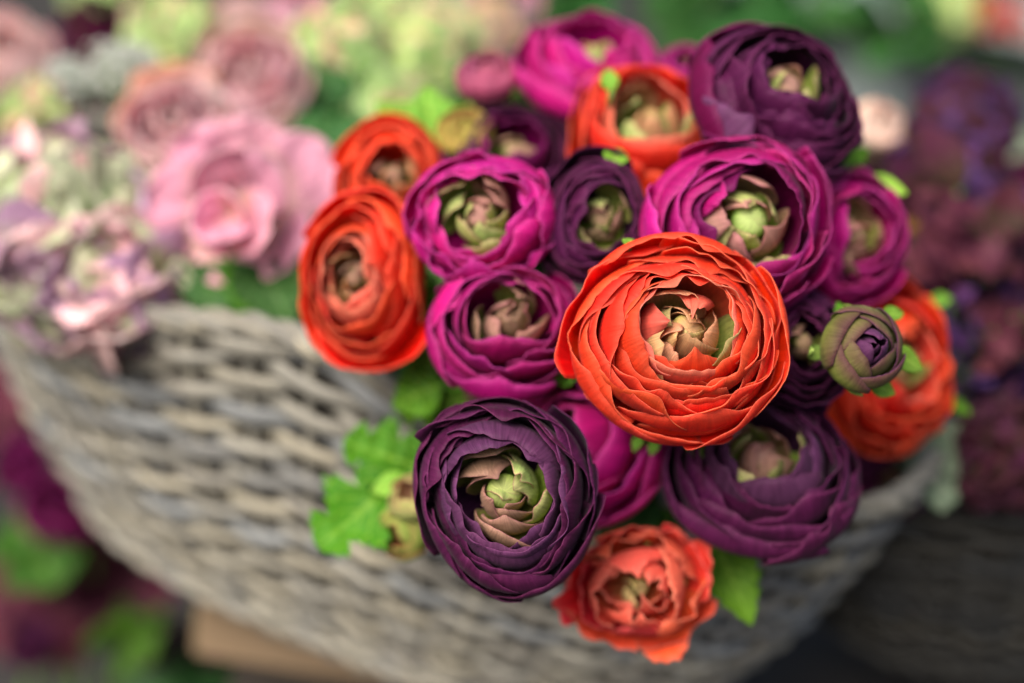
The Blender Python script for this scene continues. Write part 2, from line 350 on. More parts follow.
def make_basket(label, mat, seed, loc=(0, 0, 0), rz=0, simple=False):
    rng = np.random.default_rng(seed)
    root = thing('wicker_basket', label, 'basket', Matrix.Translation(Vector(loc)) @ Matrix.Rotation(rz, 4, 'Z'))
    pal = np.array([(.24, .222, .175), (.20, .19, .160), (.175, .182, .180), (.225, .212, .175), (.265, .24, .18), (.165, .163, .152), (.20, .186, .155)])
    rows = 29; NS = 40; n = NS * 10
    th0 = np.linspace(0, 2 * PI, n, endpoint=False)
    # equal spacing along the oval
    x, y = superpt(th0); cl = np.concatenate([[0], np.cumsum(np.hypot(np.diff(np.append(x, x[0])), np.diff(np.append(y, y[0]))))])
    th = np.interp(np.linspace(0, cl[-1], n, endpoint=False), cl, np.append(th0, 2 * PI))
    ph = np.arange(n) / n * NS
    Vs, Fs, Cs, o = [], [], [], 0
    for r in range(rows):
        q = (r + .6) / rows + Noise(rng, 9, 5)(ph / NS * 2 * PI * 0 + np.sin(ph / NS * 2 * PI), np.cos(ph / NS * 2 * PI)) * .0045
        off = .0028 * np.cos(PI * (ph + r)) + .0004 * Noise(rng, 20)(np.sin(ph / NS * 2 * PI), np.cos(ph / NS * 2 * PI))
        Q, N = wall(th, np.clip(q, 0.005, .985), off)
        hw = .0036 * (1 + .26 * Noise(rng, 14)(np.sin(ph / NS * 2 * PI), np.cos(ph / NS * 2 * PI)))
        V, Fc = tube(Q, .0021, 8, rad2=hw, upv=np.cross(np.roll(Q, -1, 0) - np.roll(Q, 1, 0), N), closed=True)
        seg = np.floor(ph / NS * rng.integers(5, 9) + rng.random()).astype(int); cc = pal[rng.integers(0, len(pal), 12)][seg % 12] * rng.uniform(.8, 1.15)
        Vs.append(V); Fs.append(Fc + o); o += len(V); Cs.append(np.repeat(np.concatenate([cc, np.ones((n, 1))], 1), 8, 0))
    link('woven_wall', mesh('woven_wall', np.concatenate(Vs), np.concatenate(Fs), mat, col=np.concatenate(Cs)), root)
    Vs, Fs, Cs, o = [], [], [], 0
    for k in range(NS):
        a = float(np.interp((k + .5) / NS * 0 + k * 10 % n, np.arange(n), th))
        qs = np.linspace(.01, 1, 22); Q, N = wall(np.full(22, a), qs, 0)
        V, Fc = tube(Q, .0021, 7, upv=N)
        Fc = Fc[:-14]; V = V[:-2]
        Vs.append(V); Fs.append(Fc + o); o += len(V); Cs.append(np.tile(np.append(pal[rng.integers(0, len(pal))], 1), (len(V), 1)))
    link('stakes', mesh('stakes', np.concatenate(Vs), np.concatenate(Fs), mat, col=np.concatenate(Cs)), root)
    for nm, qq, rr, cnt in (('rim_border', .992, .0032, 3), ('foot_border', .30, .0034, 2)):
        Vs, Fs, Cs, o = [], [], [], 0
        for k in range(cnt):
            a = ph / NS * 2 * PI * 22 + 2 * PI * k / cnt
            Q, N = wall(th, np.full(n, qq), 0.004 if nm != 'rim_border' else 0)
            T = np.roll(Q, -1, 0) - np.roll(Q, 1, 0); T /= np.linalg.norm(T, axis=1, keepdims=True); B = np.cross(T, N)
            Q = Q + N * (np.cos(a) * rr * .8)[:, None] + B * (np.sin(a) * rr * .8)[:, None]
            V, Fc = tube(Q, rr * .75, 8, upv=N, closed=True)
            Vs.append(V); Fs.append(Fc + o); o += len(V); Cs.append(np.tile(np.append(pal[[0, 3, 1][k]] * .85, 1), (len(V), 1)))
        link(nm, mesh(nm, np.concatenate(Vs), np.concatenate(Fs), mat, col=np.concatenate(Cs)), root)
    th1 = th[::5]; qs = np.linspace(0, .97, 20)
    G = np.stack([wall(th1, np.full(len(th1), q), -.0055)[0] for q in qs])
    idx = np.arange(G.shape[0] * G.shape[1]).reshape(G.shape[:2]); nx = np.roll(idx, -1, 1)
    link('liner', mesh('liner', G.reshape(-1, 3), np.stack([idx[:-1], nx[:-1], nx[1:], idx[1:]], -1).reshape(-1, 4), LINER), root)
    link('base_mat', mesh('base_mat', np.concatenate([G[0] + [0, 0, .002], [[0, 0, .002]]]), np.stack([np.arange(len(th1)), np.roll(np.arange(len(th1)), -1), np.full(len(th1), len(th1))], 1), LINER), root)
    return root

make_basket('large oval grey and tan woven willow basket holding the whole bouquet', WILLOW, 3)
# floral foam that carries the stems
th_ = np.linspace(0, 2 * PI, 48, endpoint=False); fx, fy = superpt(th_)
V = np.concatenate([np.stack([fx * .60, fy * .60, np.full(48, .012)], 1), np.stack([fx * .84, fy * .84, np.full(48, .115)], 1), [[0, 0, .118]]])
Fl = [(i, (i + 1) % 48, 48 + (i + 1) % 48, 48 + i) for i in range(48)] + [(48 + i, 48 + (i + 1) % 48, 96) for i in range(48)]
fm = bpy.data.meshes.new('floral_foam'); fm.from_pydata(V.tolist(), [], Fl); fm.materials.append(FOAM)
fo = link('floral_foam', fm); fo['label'] = 'dark green foam filling the inside of the large willow basket'; fo['category'] = 'floral foam'

# ------------------------------------------------------------------ flower building
def petal(name, parent, mats, R, rho, zt, B, az, hw, seed, z0=-.72, flare=0.0, roll=0.0, imb=.06, rag=1.0, nu=31, nv=15, th=.00022, cut=.32, tilt=0.0, warp=None, cap=2.6, drift=(0, 0)):
    rng = np.random.default_rng(seed)
    u = np.linspace(-1, 1, nu)[None, :]; v = np.linspace(0, 1, nv)[:, None]
    n1, n2, n3, n4, n5 = Noise(rng, 1.6), Noise(rng, 3.4), Noise(rng, 9), Noise(rng, 2.2), Noise(rng, 17)
    top = 1 - cut * np.abs(u) ** cap + .045 * rag * n2(u) * (1 - u ** 2) + .009 * rag * n3(u * 1.3)
    s = v * top
    r = bez(.05, .90 * B, B * 1.27 - flare * .35, rho, s)
    z = bez(z0, z0 + .02, zt - .34 * (1 - .3 * flare), zt + tilt * u, s)
    r = r * (1 + imb * u * v) + rag * .018 * n4(u, v * 2) * v ** 2
    z = z + rag * .030 * n1(u * 1.2, v) * v ** 2
    e = np.clip((v - .80) / .20, 0, 1) ** 1.5
    r = r + (roll + .032 * rag * n2(u * 1.6 + 3)) * e
    r = r + .0030 * rag * n5(u) * e; z = z + .0030 * rag * n5(u + 9) * e      # fine ruffle of the very edge
    # crease lines that run to the edge
    r = r + .0022 * rag * n3(u * 1.6, v * .8) * v
    z = z + .010 * rag * n3(u * 1.5 + 5, v) * e
    wdt = hw * (.55 + .45 * np.clip(v * 1.6, 0, 1) - .06 * v ** 4)
    a = az + u * wdt
    if warp is not None: r = r * warp(a)
    r = np.maximum(r, .012)
    G = np.stack([r * np.cos(a) + drift[0] * v, r * np.sin(a) + drift[1] * v, z + 0 * a], -1) * R
    V, Fc, mi, uv = shell(G[:, ::-1], th)
    o = link(name, mesh(name, V, Fc, mats, mi, uv), parent)
    return o

def stem_to(root, R, z0, mat, target=None, rad=.0021):
    inv = root.matrix_world.inverted()
    a = Vector((0, 0, z0 * R)); b = inv @ Vector(target if target is not None else (0, 0, .1))
    L = (b - a).length; c1 = a + Vector((0, 0, -L * .45)); c2 = b + (inv.to_3x3() @ Vector((0, 0, 1))) * L * .25
    t = np.linspace(0, 1, 18)[:, None]
    Q = bez(np.array(a), np.array(c1), np.array(c2), np.array(b), t)
    link('stem', tubemesh('stem', [tube(Q, rad, 8)], mat), root)

def leafgrid(L, W, kind='toothed', bend=.3, fold=.25, seed=0, nu=11, nv=72, wav=.05):
    rng = np.random.default_rng(seed)
    u = np.linspace(-1, 1, nu)[None, :]; v = np.linspace(0, 1, nv)[:, None]
    if kind == 'toothed': wd = np.sin(PI * np.clip(v, 0, 1) ** .75) ** .8 * (.80 + .26 * (1 - (v * 6) % 1)) * (1 - .35 * v ** 3)
    elif kind == 'lobed': wd = np.sin(PI * np.clip(v, 0, 1) ** .62) ** .6 * (.50 + .62 * (1 - np.abs(((v * 2.6 + .12) % 1) * 1.35 - .35).clip(0, 1) ** 1.2)) * (.84 + .26 * (1 - (v * 12) % 1))
    elif kind == 'petal': wd = np.sin(PI * np.clip(v, 0, .999) ** 1.35) ** .55
    else: wd = np.sin(PI * v ** .8) ** .9
    wd = wd + .03
    n = Noise(rng, 3)
    sweep = .35 if kind == 'lobed' else .12
    x = u * wd * W
    y = v * L + np.abs(u) * wd * W * sweep * (1 if kind != 'lobed' else 1)
    z = np.abs(u) * wd * W * fold - bend * L * v ** 2 + wav * W * n(u * 2, v * 4)
    return np.stack([x, y + 0 * x, z], -1)

def frame2(base, tip, nrm):
    y = np.array(tip) - np.array(base); L = np.linalg.norm(y); y /= L
    n = np.array(nrm, float); n -= (n @ y) * y; n /= np.linalg.norm(n); x = np.cross(y, n)
    return Matrix(((x[0], y[0], n[0], base[0]), (x[1], y[1], n[1], base[1]), (x[2], y[2], n[2], base[2]), (0, 0, 0, 1))), L

def leaf_part(parent, base, tip, W, mat, kind='toothed', nrm=None, seed=0, bend=.15, name='leaf', fold=.25):
    Mx, L = frame2(base, tip, nrm if nrm is not None else cdir(0, .4, 1))
    G = leafgrid(L, W, kind, bend, fold, seed)
    V, Fc, mi, uv = shell(G, .0004)
    o = link(name, mesh(name, V, Fc, [mat, mat, mat], mi, uv))
    o.parent = parent
    o.matrix_parent_inverse = Matrix.Identity(4)
    o.matrix_basis = parent.matrix_world.inverted() @ Mx
    return o

def sepals(root, R, mat, n=5, z0=-.72, spread=.55, L=.75, seed=0):
    for k in range(n):
        petal('sepal', root, [mat] * 3, R, .66, z0 + L * .55, .62, 2 * PI * k / n + .3, .30, seed * 50 + k, z0=z0 - .06, flare=.4, cut=.9, cap=1.2, rag=.5, nu=9, nv=10)

def ranunculus(name, label, px, py, rp, d, axis, sets, heart, twist=0.0, layers=7, open_=.46, counts=(5, 5, 5, 5, 4, 4, 4, 3, 3), seed=1, dome=(.02, .44), hearts=8, cat='flower', group=None, extras=(), squash=(1, 1), flare0=.12, lean=.08, innermats=None, ninner=2, target=None, heartz=.24, stem=True, hw=.95, rag=1.15, th=.00026, sep=True, drift=(90, .06)):
    if not isinstance(heart[0], list): heart = [heart]
    rng = np.random.default_rng(seed)
    R = rp * d / FPX
    root = thing(name, label, cat, frame(P(px, py, d), axis, 0), group)
    inv3 = root.matrix_world.to_3x3()
    p2, p3 = rng.uniform(0, 2 * PI, 2); a2, a3 = rng.uniform(.02, .06), rng.uniform(.015, .04)
    # squash: (factor, angle)
    sq_ = azim(root, math.degrees(squash[1]))
    def warp(a): return 1 + a2 * np.sin(2 * a + p2) + a3 * np.sin(3 * a + p3) + squash[0] * np.cos(2 * (a - sq_)) if squash != (1, 1) else 1 + a2 * np.sin(2 * a + p2) + a3 * np.sin(3 * a + p3)
    off = rng.uniform(0, 2 * PI) + twist
    az_ = azim(root, drift[0]); dx_, dy_ = drift[1] * math.cos(az_), drift[1] * math.sin(az_)
    for j in range(layers):
        f = j / max(1, layers - 1)                      # 0 outer, 1 inner
        Bj = .98 + (open_ + .12 - .98) * f ** .95
        rho = Bj - (.06 + lean) * (.35 + .65 * math.sin(min(1, f * 1.4) * PI / 2))
        dr = (dx_ * f, dy_ * f)
        zt = dome[0] + (dome[1] - dome[0]) * math.sin(f * PI / 2) ** .9
        n = counts[min(j, len(counts) - 1)]
        for k in range(n):
            az = off + 2 * PI * (k + rng.uniform(-.16, .16)) / n
            m = innermats if (innermats and j >= layers - ninner) else sets
            r_ = rho + rng.normal(0, .034); B = Bj * (1 + rng.normal(0, .02))
            petal('petal', root, m, R, r_, zt + rng.normal(0, .045), B, az, hw * (2 * PI / n) * rng.uniform(.78, .98) * .82, seed * 1000 + j * 20 + k,
                  flare=max(0, flare0 * (1 - f * 2.2)), roll=rng.uniform(-.04, .075) * (1 - f * .5), imb=.055, tilt=rng.normal(0, .06), warp=warp, rag=rag, th=th, cut=rng.uniform(.10, .30), drift=dr)
        off += rng.uniform(.4, .9)
    hearts = hearts + 3 if hearts > 5 else hearts
    for k in range(hearts):
        f = k / max(1, hearts - 1)
        B = (open_ + .09) * (1 - .64 * f); m = heart[k % len(heart)]; aa = off + k * 2.25 + rng.normal(0, .3)
        jx, jy = rng.normal(0, .05, 2)
        petal('heart_petal', root, m, R, B * (rng.uniform(.62, .80) if k < 3 and hearts > 5 else rng.uniform(.25, .52)) + .02, heartz + (.08 if k < 3 and hearts > 5 else .10 * f) + rng.normal(0, .02), B, aa, .80 + .45 * f, seed * 1000 + 700 + k, z0=-.5, rag=.8, cut=rng.uniform(.25, .42), cap=2.2, imb=.22, th=th, nu=17, nv=14, tilt=rng.normal(0, .05), drift=(dx_ + jx, dy_ + jy))
    if hearts > 2:                                       # the closed green button the inner petals wrap
        cr_ = open_ * .38; nn = 14
        ga = np.linspace(0, 2 * PI, 18, endpoint=False); gv = np.linspace(.02, PI * .62, nn)[:, None]
        cg = np.stack([np.sin(gv) * np.cos(ga) * cr_ + dx_, np.sin(gv) * np.sin(ga) * cr_ + dy_, (heartz - .04) - cr_ * .8 * (1 - np.cos(gv)) + 0 * ga], -1) * R
        ix = np.arange(nn * 18).reshape(nn, 18); nx_ = np.roll(ix, -1, 1)
        tt = np.tile(np.linspace(1, 0, nn)[:, None], (1, 18)).ravel()
        cm = link('heart_button', mesh('heart_button', cg.reshape(-1, 3), np.stack([ix[:-1], ix[1:], nx_[1:], nx_[:-1]], -1).reshape(-1, 4), heart[-1][1], uv=np.stack([np.tile(np.linspace(0, 1, 18), nn), tt * .6 + .2], 1)), root)
    for (azc, rho, zt, B, hw_, m, fl, rl) in extras:    # azimuth in camera terms
        petal('petal', root, m, R, rho, zt, B, azim(root, azc), hw_, int(seed * 1000 + 900 + azc), flare=fl, roll=rl, imb=.02, rag=rag, th=th, cut=.22, drift=(dx_, dy_) if rho < .6 else (0, 0))
    if sep: sepals(root, R, SEPAL, seed=seed)
    if stem: stem_to(root, R, -.70, STEM, target if target is not None else tuple(RC + np.array([rng.uniform(-.07, .07), rng.uniform(-.03, .04), -.05])))
    return root

def azim(root, deg):
    """azimuth in the flower's own frame of a direction seen in the picture (0 = right, 90 = up)"""
    v = Vector(math.cos(math.radians(deg)) * cR + math.sin(math.radians(deg)) * cU)
    l = root.matrix_world.to_3x3().inverted() @ v
    return math.atan2(l.y, l.x)

def bud(name, label, px, py, rp, d, axis, sets, layers=3, seed=1, green=SEPAL, elong=1.0, target=None, tight=.12, cat='flower bud', stem=True):
    rng = np.random.default_rng(seed); R = rp * d / FPX
    root = thing(name, label, cat, frame(P(px, py, d), axis, 0))
    for j in range(layers):
        f = j / max(1, layers - 1); n = (5, 4, 3, 2)[j]
        ss = sets[j] if isinstance(sets[0], list) else sets
        for k in range(n):
            B = (1.0, .80, .52, .3)[j]
            petal('petal', root, ss, R, B * (.74, .50, .30, .2)[j] + rng.normal(0, .015), (.42, .62, .74, .7)[j] * elong + rng.normal(0, .04), B, j * .7 + 2 * PI * (k + rng.uniform(-.1, .1)) / n, 1.05, seed * 500 + j * 10 + k, z0=-.85, rag=.4, cut=.18, imb=.09, nu=17, nv=15, roll=-.03)
    for k in range(4):
        petal('sepal', root, [green] * 3, R, 1.05, -.35 + rng.uniform(-.1, .2), 1.0, 2 * PI * k / 4, .30, seed * 500 + 90 + k, z0=-.92, rag=.5, cut=.8, cap=1.4, nu=11, nv=12, flare=.2)
    if stem: stem_to(root, R, -.8, STEM, target, rad=.0016)
    return root
Rn = 'ranunculus_flower'

# ---- the bouquet, from the sharp front to the soft back
ranunculus(Rn, 'large sharp orange red ranunculus with tan green heart at the centre of the bouquet', 679, 337, 101, .506, cdir(.02, .14), ORANGE, [TAN_C, GREEN_C, TAN_C, TAN_C], seed=23, layers=9, lean=.06, counts=(5, 5, 5, 5, 5, 4, 4, 4, 4), open_=.43, dome=(-.12, .38), hearts=9, heartz=.25, innermats=ORANGE_IN, ninner=1, flare0=.10, hw=1.0, drift=(40, .09), squash=(.08, 0),
           extras=((-2, 1.06, .06, 1.05, .80, ORANGE, .25, .0), (-45, 1.04, -.08, 1.02, .75, ORANGE, .25, .0), (95, .98, .05, 1.02, .85, ORANGE, 0, -.02), (-105, 1.0, -.2, 1.0, .85, ORANGE, .3, .0),
                   (75, .16, .40, .50, .60, ORANGE_IN, 0, -.02), (-85, .30, .32, .52, .85, ORANGE, 0, -.02), (172, .30, .34, .50, .6, ORANGE_IN, 0, -.02)))
ranunculus(Rn, 'big dark purple ranunculus with violet inner petals and olive heart, lowest of the purple ones', 504, 496, 95, .512, cdir(-.06, .04), PUR, [OLIVE_C, OLIVE_C, LIME_C], seed=34, layers=8, lean=.07, open_=.50, dome=(-.05, .36), counts=(5, 5, 5, 5, 4, 4, 4, 4), innermats=VIO, ninner=3, squash=(.10, 2.0), hearts=9, heartz=.22, drift=(80, .05))
ranunculus(Rn, 'large magenta ranunculus with pink and lime heart above the big orange one', 744, 222, 92, .534, cdir(.05, .08), MAG, [ROSY_C, LIME_C, ROSY_C, LIME_C], seed=41, layers=6, lean=.07, counts=(5, 4, 4, 4, 4, 3), open_=.52, dome=(-.10, .36), innermats=MAGD, ninner=1, hearts=8, heartz=.20, drift=(10, .06), rag=1.3,
           extras=((195, .90, .22, 1.05, .7, MAGB, 0, .05), (150, .40, .36, .58, .55, MAGB, 0, .02), (-60, 1.04, -.16, 1.0, .8, MAG, .4, .04)))
ranunculus(Rn, 'deep magenta ranunculus turned to the right beside the large magenta one', 853, 238, 66, .575, cdir(.34, .08), MAG, [ROSY_C, OLIVE_C], seed=51, layers=5, counts=(4, 4, 4, 4, 3), open_=.44, hearts=6, squash=(.08, 1.57))
ranunculus(Rn, 'big dark purple ranunculus at the upper right, tilted up to the right', 785, 95, 86, .560, cdir(.40, .50), PUR, [LIME_C, ROSY_C], seed=61, layers=7, counts=(4, 4, 4, 5, 4, 4, 4), open_=.42, dome=(-.05, .42), hearts=5,
           extras=((185, .96, .16, 1.10, .8, MAGD, 0, .04), (-110, .98, .05, 1.10, .85, MAGD, 0, .03), (110, .98, .06, 1.08, .75, MAGD, 0, .03), (220, .90, .22, 1.12, .55, VIO, 0, .03)))
ranunculus(Rn, 'bright magenta ranunculus at the very top of the bouquet, opening upwards', 592, 62, 71, .615, cdir(.02, .85), MAGB, [LIME_C, LIME_C, TAN_C], seed=71, layers=5, counts=(4, 4, 4, 3), open_=.46, dome=(.1, .42), hearts=5, rag=1.4)
ranunculus(Rn, 'orange ranunculus with yellow green heart behind the large magenta flower', 650, 128, 76, .588, cdir(.02, .50), ORANGE, [LIME_C, TAN_C], seed=81, layers=5, counts=(4, 4, 4, 3), open_=.52, hearts=6, innermats=ORANGE_IN, ninner=1, rag=1.4)
ranunculus(Rn, 'bright pink magenta ranunculus with pale lime heart on the left', 479, 218, 69, .545, cdir(-.12, .05), MAGB, [LIME_C, LIME_C, ROSY_C], seed=91, layers=5, counts=(5, 4, 4, 3, 3), open_=.56, dome=(-.05, .30), hearts=8, rag=2.4, squash=(.05, .6), heartz=.16)
ranunculus(Rn, 'small dark purple ranunculus with green heart above left of the big orange one', 596, 219, 60, .550, cdir(.05, .06), PUR, [LIME_C, OLIVE_C], seed=101, layers=6, counts=(4, 4, 4, 4, 3), open_=.50, hearts=6, heartz=.14, squash=(.08, 1.57), drift=(0, .1))
ranunculus(Rn, 'magenta ranunculus with closed pinkish heart left of the big orange one', 505, 325, 71, .545, cdir(.0, .22), MAG, [ROSY_C, OLIVE_C], seed=111, layers=5, counts=(4, 4, 4, 3), open_=.46, hearts=7, squash=(.08, 0), drift=(60, .12), rag=1.4,
           extras=((-100, .92, .10, 1.06, .95, MAG, 0, .02), (150, .80, .30, 1.02, .6, MAGB, 0, .02)))
ranunculus(Rn, 'orange ranunculus farther back on the left, half hidden by another orange one', 393, 180, 62, .60, cdir(.05, .12), ORANGE, [TAN_C, OLIVE_C], seed=121, layers=5, counts=(4, 4, 4, 3), open_=.42, hearts=5)
ranunculus(Rn, 'orange ranunculus at the left edge of the bouquet with dark slit heart', 361, 281, 74, .570, cdir(-.26, -.02), ORANGE, [TAN_C, OLIVE_C], seed=131, layers=6, counts=(4, 4, 4, 4, 3), open_=.36, innermats=ORANGE_IN, ninner=2, hearts=6, squash=(.14, 1.57), drift=(150, .08))
ranunculus(Rn, 'dark purple ranunculus peeking out between the upper left flowers', 513, 158, 72, .598, cdir(.1, .65), PUR, OLIVE_C, seed=141, layers=4, counts=(4, 4, 3), open_=.4, hearts=4, innermats=MAGD, ninner=1)
ranunculus(Rn, 'wide dark purple ranunculus under the big orange one, opening upwards', 762, 462, 92, .548, cdir(.04, .60), PUR, [LIME_C, ROSY_C], seed=151, layers=6, counts=(4, 4, 4, 4, 4, 3), open_=.44, dome=(-.10, .34), hearts=7, heartz=.18, innermats=VIO, ninner=2, squash=(.06, 0), rag=1.4,
           extras=((85, .80, .30, 1.08, .8, VIO, 0, .08), (-50, .98, -.06, 1.02, .8, PUR, 0, .0)))
ranunculus(Rn, 'small dark purple ranunculus squeezed between the big orange one and the striped bud', 803, 346, 52, .547, cdir(.02, .05), PUR, OLIVE_C, seed=161, layers=5, open_=.45, hearts=4, squash=(.08, 1.4))
ranunculus(Rn, 'magenta ranunculus mostly hidden behind the big orange and the lowest purple one', 578, 446, 84, .566, cdir(-.50, .0, .85), MAGB, OLIVE_C, seed=171, layers=4, counts=(4, 4, 3), open_=.4, hearts=4, rag=1.4)
ranunculus(Rn, 'dark magenta ranunculus showing one petal behind the flower left of centre', 478, 376, 44, .605, cdir(-.2, -.1), MAG, OLIVE_C, seed=176, layers=4, counts=(4, 3, 3), open_=.4, hearts=3)
ranunculus(Rn, 'small coral ranunculus hanging lowest of all, open like a rose', 640, 592, 73, .548, cdir(-.04, -.02), CORAL, [ORANGE_IN, GREEN_C], seed=181, layers=4, counts=(5, 5, 4, 3), open_=.32, dome=(-.25, .22), flare0=.9, lean=.12, hearts=4, rag=2.4, heartz=.08, innermats=ORANGE_IN, ninner=2, hw=.86, squash=(.13, 0),
           extras=((180, 1.02, -.2, .9, .45, CORAL, .9, .02), (-60, 1.0, -.25, .9, .5, CORAL, .9, .02), (15, 1.05, -.15, .9, .5, CORAL, .9, .02)))
ranunculus(Rn, 'orange ranunculus at the right edge of the bouquet behind the striped bud', 892, 368, 84, .600, cdir(.46, .02), ORANGE, [TAN_C, LIME_C], seed=192, layers=6, counts=(4, 4, 4, 4, 3), open_=.36, hearts=6, innermats=ORANGE_IN, ninner=1, rag=1.8, squash=(.08, 1.57))
ranunculus(Rn, 'small magenta ranunculus seen behind the top flowers', 684, 66, 26, .63, cdir(.0, .5), MAGB, OLIVE_C, seed=201, layers=4, hearts=2, counts=(4, 4, 3, 3))
ranunculus(Rn, 'shaded dark purple ranunculus at the lower right, out of focus', 890, 478, 44, .66, cdir(.2, .1), PUR, OLIVE_C, seed=205, layers=4, hearts=3)

bud('ranunculus_bud', 'round green and purple bud in front of the right orange flower', 863, 348, 43, .518, cdir(.28, .14), [[BUDG, BUDG, VIO[2]], [BUDG, BUDG, VIO[2]], [VIO[0], VIO[1], VIO[2]], VIO], seed=4, layers=4, target=tuple(P(800, 470, .60)))
bud('ranunculus_bud', 'pointed pink bud at the upper left of the bouquet', 486, 77, 31, .615, cdir(-.05, .9), pset('rose bud petal', (.50, .06, .16), (.45, .09, .18), (.6, .2, .3)), seed=5, layers=3, target=tuple(P(540, 260, .66)))
bud('ranunculus_bud', 'orange and green bud beside the upper orange flower', 466, 132, 29, .60, cdir(-.1, .7), pset('ochre bud petal', (.55, .22, .05), (.42, .36, .08), (.6, .3, .1)), seed=7, layers=3, target=tuple(P(520, 280, .66)))
bud('ranunculus_bud', 'small peach bud with a green cap above the lower left leaf', 412, 498, 26, .572, cdir(-.5, .75), pset('peach bud petal', (.66, .36, .22), (.40, .44, .14), (.6, .3, .2)), seed=9, layers=2, target=tuple(P(470, 440, .60)))
bud('ranunculus_bud', 'drooping orange green bud below the lower left leaf', 402, 533, 29, .576, cdir(-.75, -.15), pset('rust bud petal', (.42, .17, .06), (.26, .36, .07), (.5, .2, .1)), seed=10, layers=2, target=tuple(P(470, 470, .60)))

# ---- leaves of the bouquet
def sprig(label, leaves, root_px, d0, name='leaf_sprig', stem_mat=STEM, cat='leaves', group=None):
    b = P(*root_px, d0)
    root = thing(name, label, cat, Matrix.Translation(Vector(b)), group)
    for i, (bx, by, bd, tx, ty, td, W, mat, kind) in enumerate(leaves):
        leaf_part(root, P(bx, by, bd), P(tx, ty, td), W, mat, kind, seed=int(bx + ty + i), bend=.12)
    paths = []
    for (bx, by, bd, *_r) in leaves:
        e = P(bx, by, bd) - b; t = np.linspace(0, 1, 8)[:, None]
        if np.linalg.norm(e) < 1e-4: continue
        paths.append(tube(e * t + np.array([0, 0, -.004]) * np.sin(PI * t), .0011, 6))
    if paths: link('stem', tubemesh('stem', paths, stem_mat), root)
    return root
sprig('lobed green leaves reaching out at the lower left over the basket', [(405, 478, .585, 318, 543, .572, .0150, LEAF, 'lobed'), (425, 470, .59, 346, 440, .585, .0120, LEAF, 'lobed'), (412, 480, .582, 372, 490, .578, .0045, LEAFB, 'plain')], (450, 460), .60)
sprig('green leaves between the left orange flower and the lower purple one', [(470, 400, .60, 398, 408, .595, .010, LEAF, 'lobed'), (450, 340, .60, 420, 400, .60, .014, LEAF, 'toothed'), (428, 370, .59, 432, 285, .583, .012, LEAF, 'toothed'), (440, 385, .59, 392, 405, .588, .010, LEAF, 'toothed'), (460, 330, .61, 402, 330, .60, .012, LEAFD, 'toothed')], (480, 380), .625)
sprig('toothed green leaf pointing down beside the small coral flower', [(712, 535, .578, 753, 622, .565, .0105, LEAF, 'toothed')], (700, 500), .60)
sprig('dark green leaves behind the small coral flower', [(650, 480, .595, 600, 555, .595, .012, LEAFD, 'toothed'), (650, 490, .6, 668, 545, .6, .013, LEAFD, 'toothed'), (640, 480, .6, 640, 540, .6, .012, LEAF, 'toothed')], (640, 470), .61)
sprig('lime green narrow leaves at the right of the top purple flower', [(858, 180, .590, 906, 190, .58, .0040, LEAFB, 'plain'), (842, 172, .590, 868, 146, .59, .0035, LEAF, 'plain'), (838, 160, .59, 842, 192, .585, .0045, LEAFB, 'plain')], (835, 185), .625)
sprig('green leaf tips poking out right of the right orange flower', [(932, 395, .62, 972, 412, .615, .0032, LEAF, 'plain'), (930, 303, .62, 952, 297, .62, .0028, LEAFB, 'plain')], (905, 350), .65)
sprig('yellow green leaf tips around the striped bud', [(888, 352, .530, 926, 368, .535, .0040, LEAFB, 'plain'), (868, 382, .530, 896, 393, .53, .0034, LEAFB, 'plain'), (882, 316, .535, 905, 311, .54, .0026, LEAFB, 'plain'), (842, 318, .540, 838, 302, .54, .0018, LEAF, 'plain')], (862, 358), .548)
sprig('bright green leaves above the upper left orange flower', [(430, 160, .625, 380, 100, .62, .013, LEAFB, 'toothed'), (440, 160, .625, 425, 86, .62, .012, LEAFB, 'toothed'), (455, 150, .63, 462, 100, .63, .010, LEAF, 'toothed')], (460, 180), .65)
sprig('dark green leaves between the pink bud and the top magenta flower', [(540, 130, .64, 512, 72, .635, .013, LEAFD, 'toothed'), (560, 130, .64, 560, 90, .64, .012, LEAF, 'toothed')], (550, 150), .66)
sprig('small lime leaf tip between the top magenta and the orange flower', [(611, 92, .575, 608, 68, .578, .0030, LEAFB, 'plain')], (612, 96), .583)
sprig('small green leaf tips between the orange and the small dark purple flower', [(612, 166, .552, 620, 147, .557, .0040, LEAFB, 'plain')], (610, 170), .560)
sprig('small green leaf tip touching the upper left petals of the big orange flower', [(629, 247, .520, 631, 238, .523, .0024, LEAFB, 'plain')], (628, 250), .53)
sprig('small green leaf tips under the magenta flower left of centre', [(470, 388, .560, 455, 370, .560, .0020, LEAFB, 'plain'), (486, 398, .560, 476, 386, .562, .0032, LEAFB, 'plain'), (556, 382, .560, 578, 370, .556, .0034, LEAFB, 'plain')], (510, 390), .585)
sprig('small green leaf tips under the big orange flower', [(640, 436, .552, 634, 450, .548, .0017, LEAFB, 'plain'), (656, 440, .552, 651, 454, .548, .0018, LEAFB, 'plain'), (690, 444, .550, 707, 455, .545, .0034, LEAFB, 'plain')], (675, 430), .57)
rl = random.Random(5)
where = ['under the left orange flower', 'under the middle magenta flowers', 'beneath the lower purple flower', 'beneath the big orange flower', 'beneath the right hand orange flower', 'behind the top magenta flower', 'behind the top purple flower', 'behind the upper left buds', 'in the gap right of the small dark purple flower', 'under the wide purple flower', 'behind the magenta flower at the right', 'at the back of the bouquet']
cent = [(400, 300), (520, 260), (540, 420), (680, 380), (850, 390), (600, 130), (760, 150), (500, 170), (640, 230), (740, 450), (840, 230), (690, 120)]
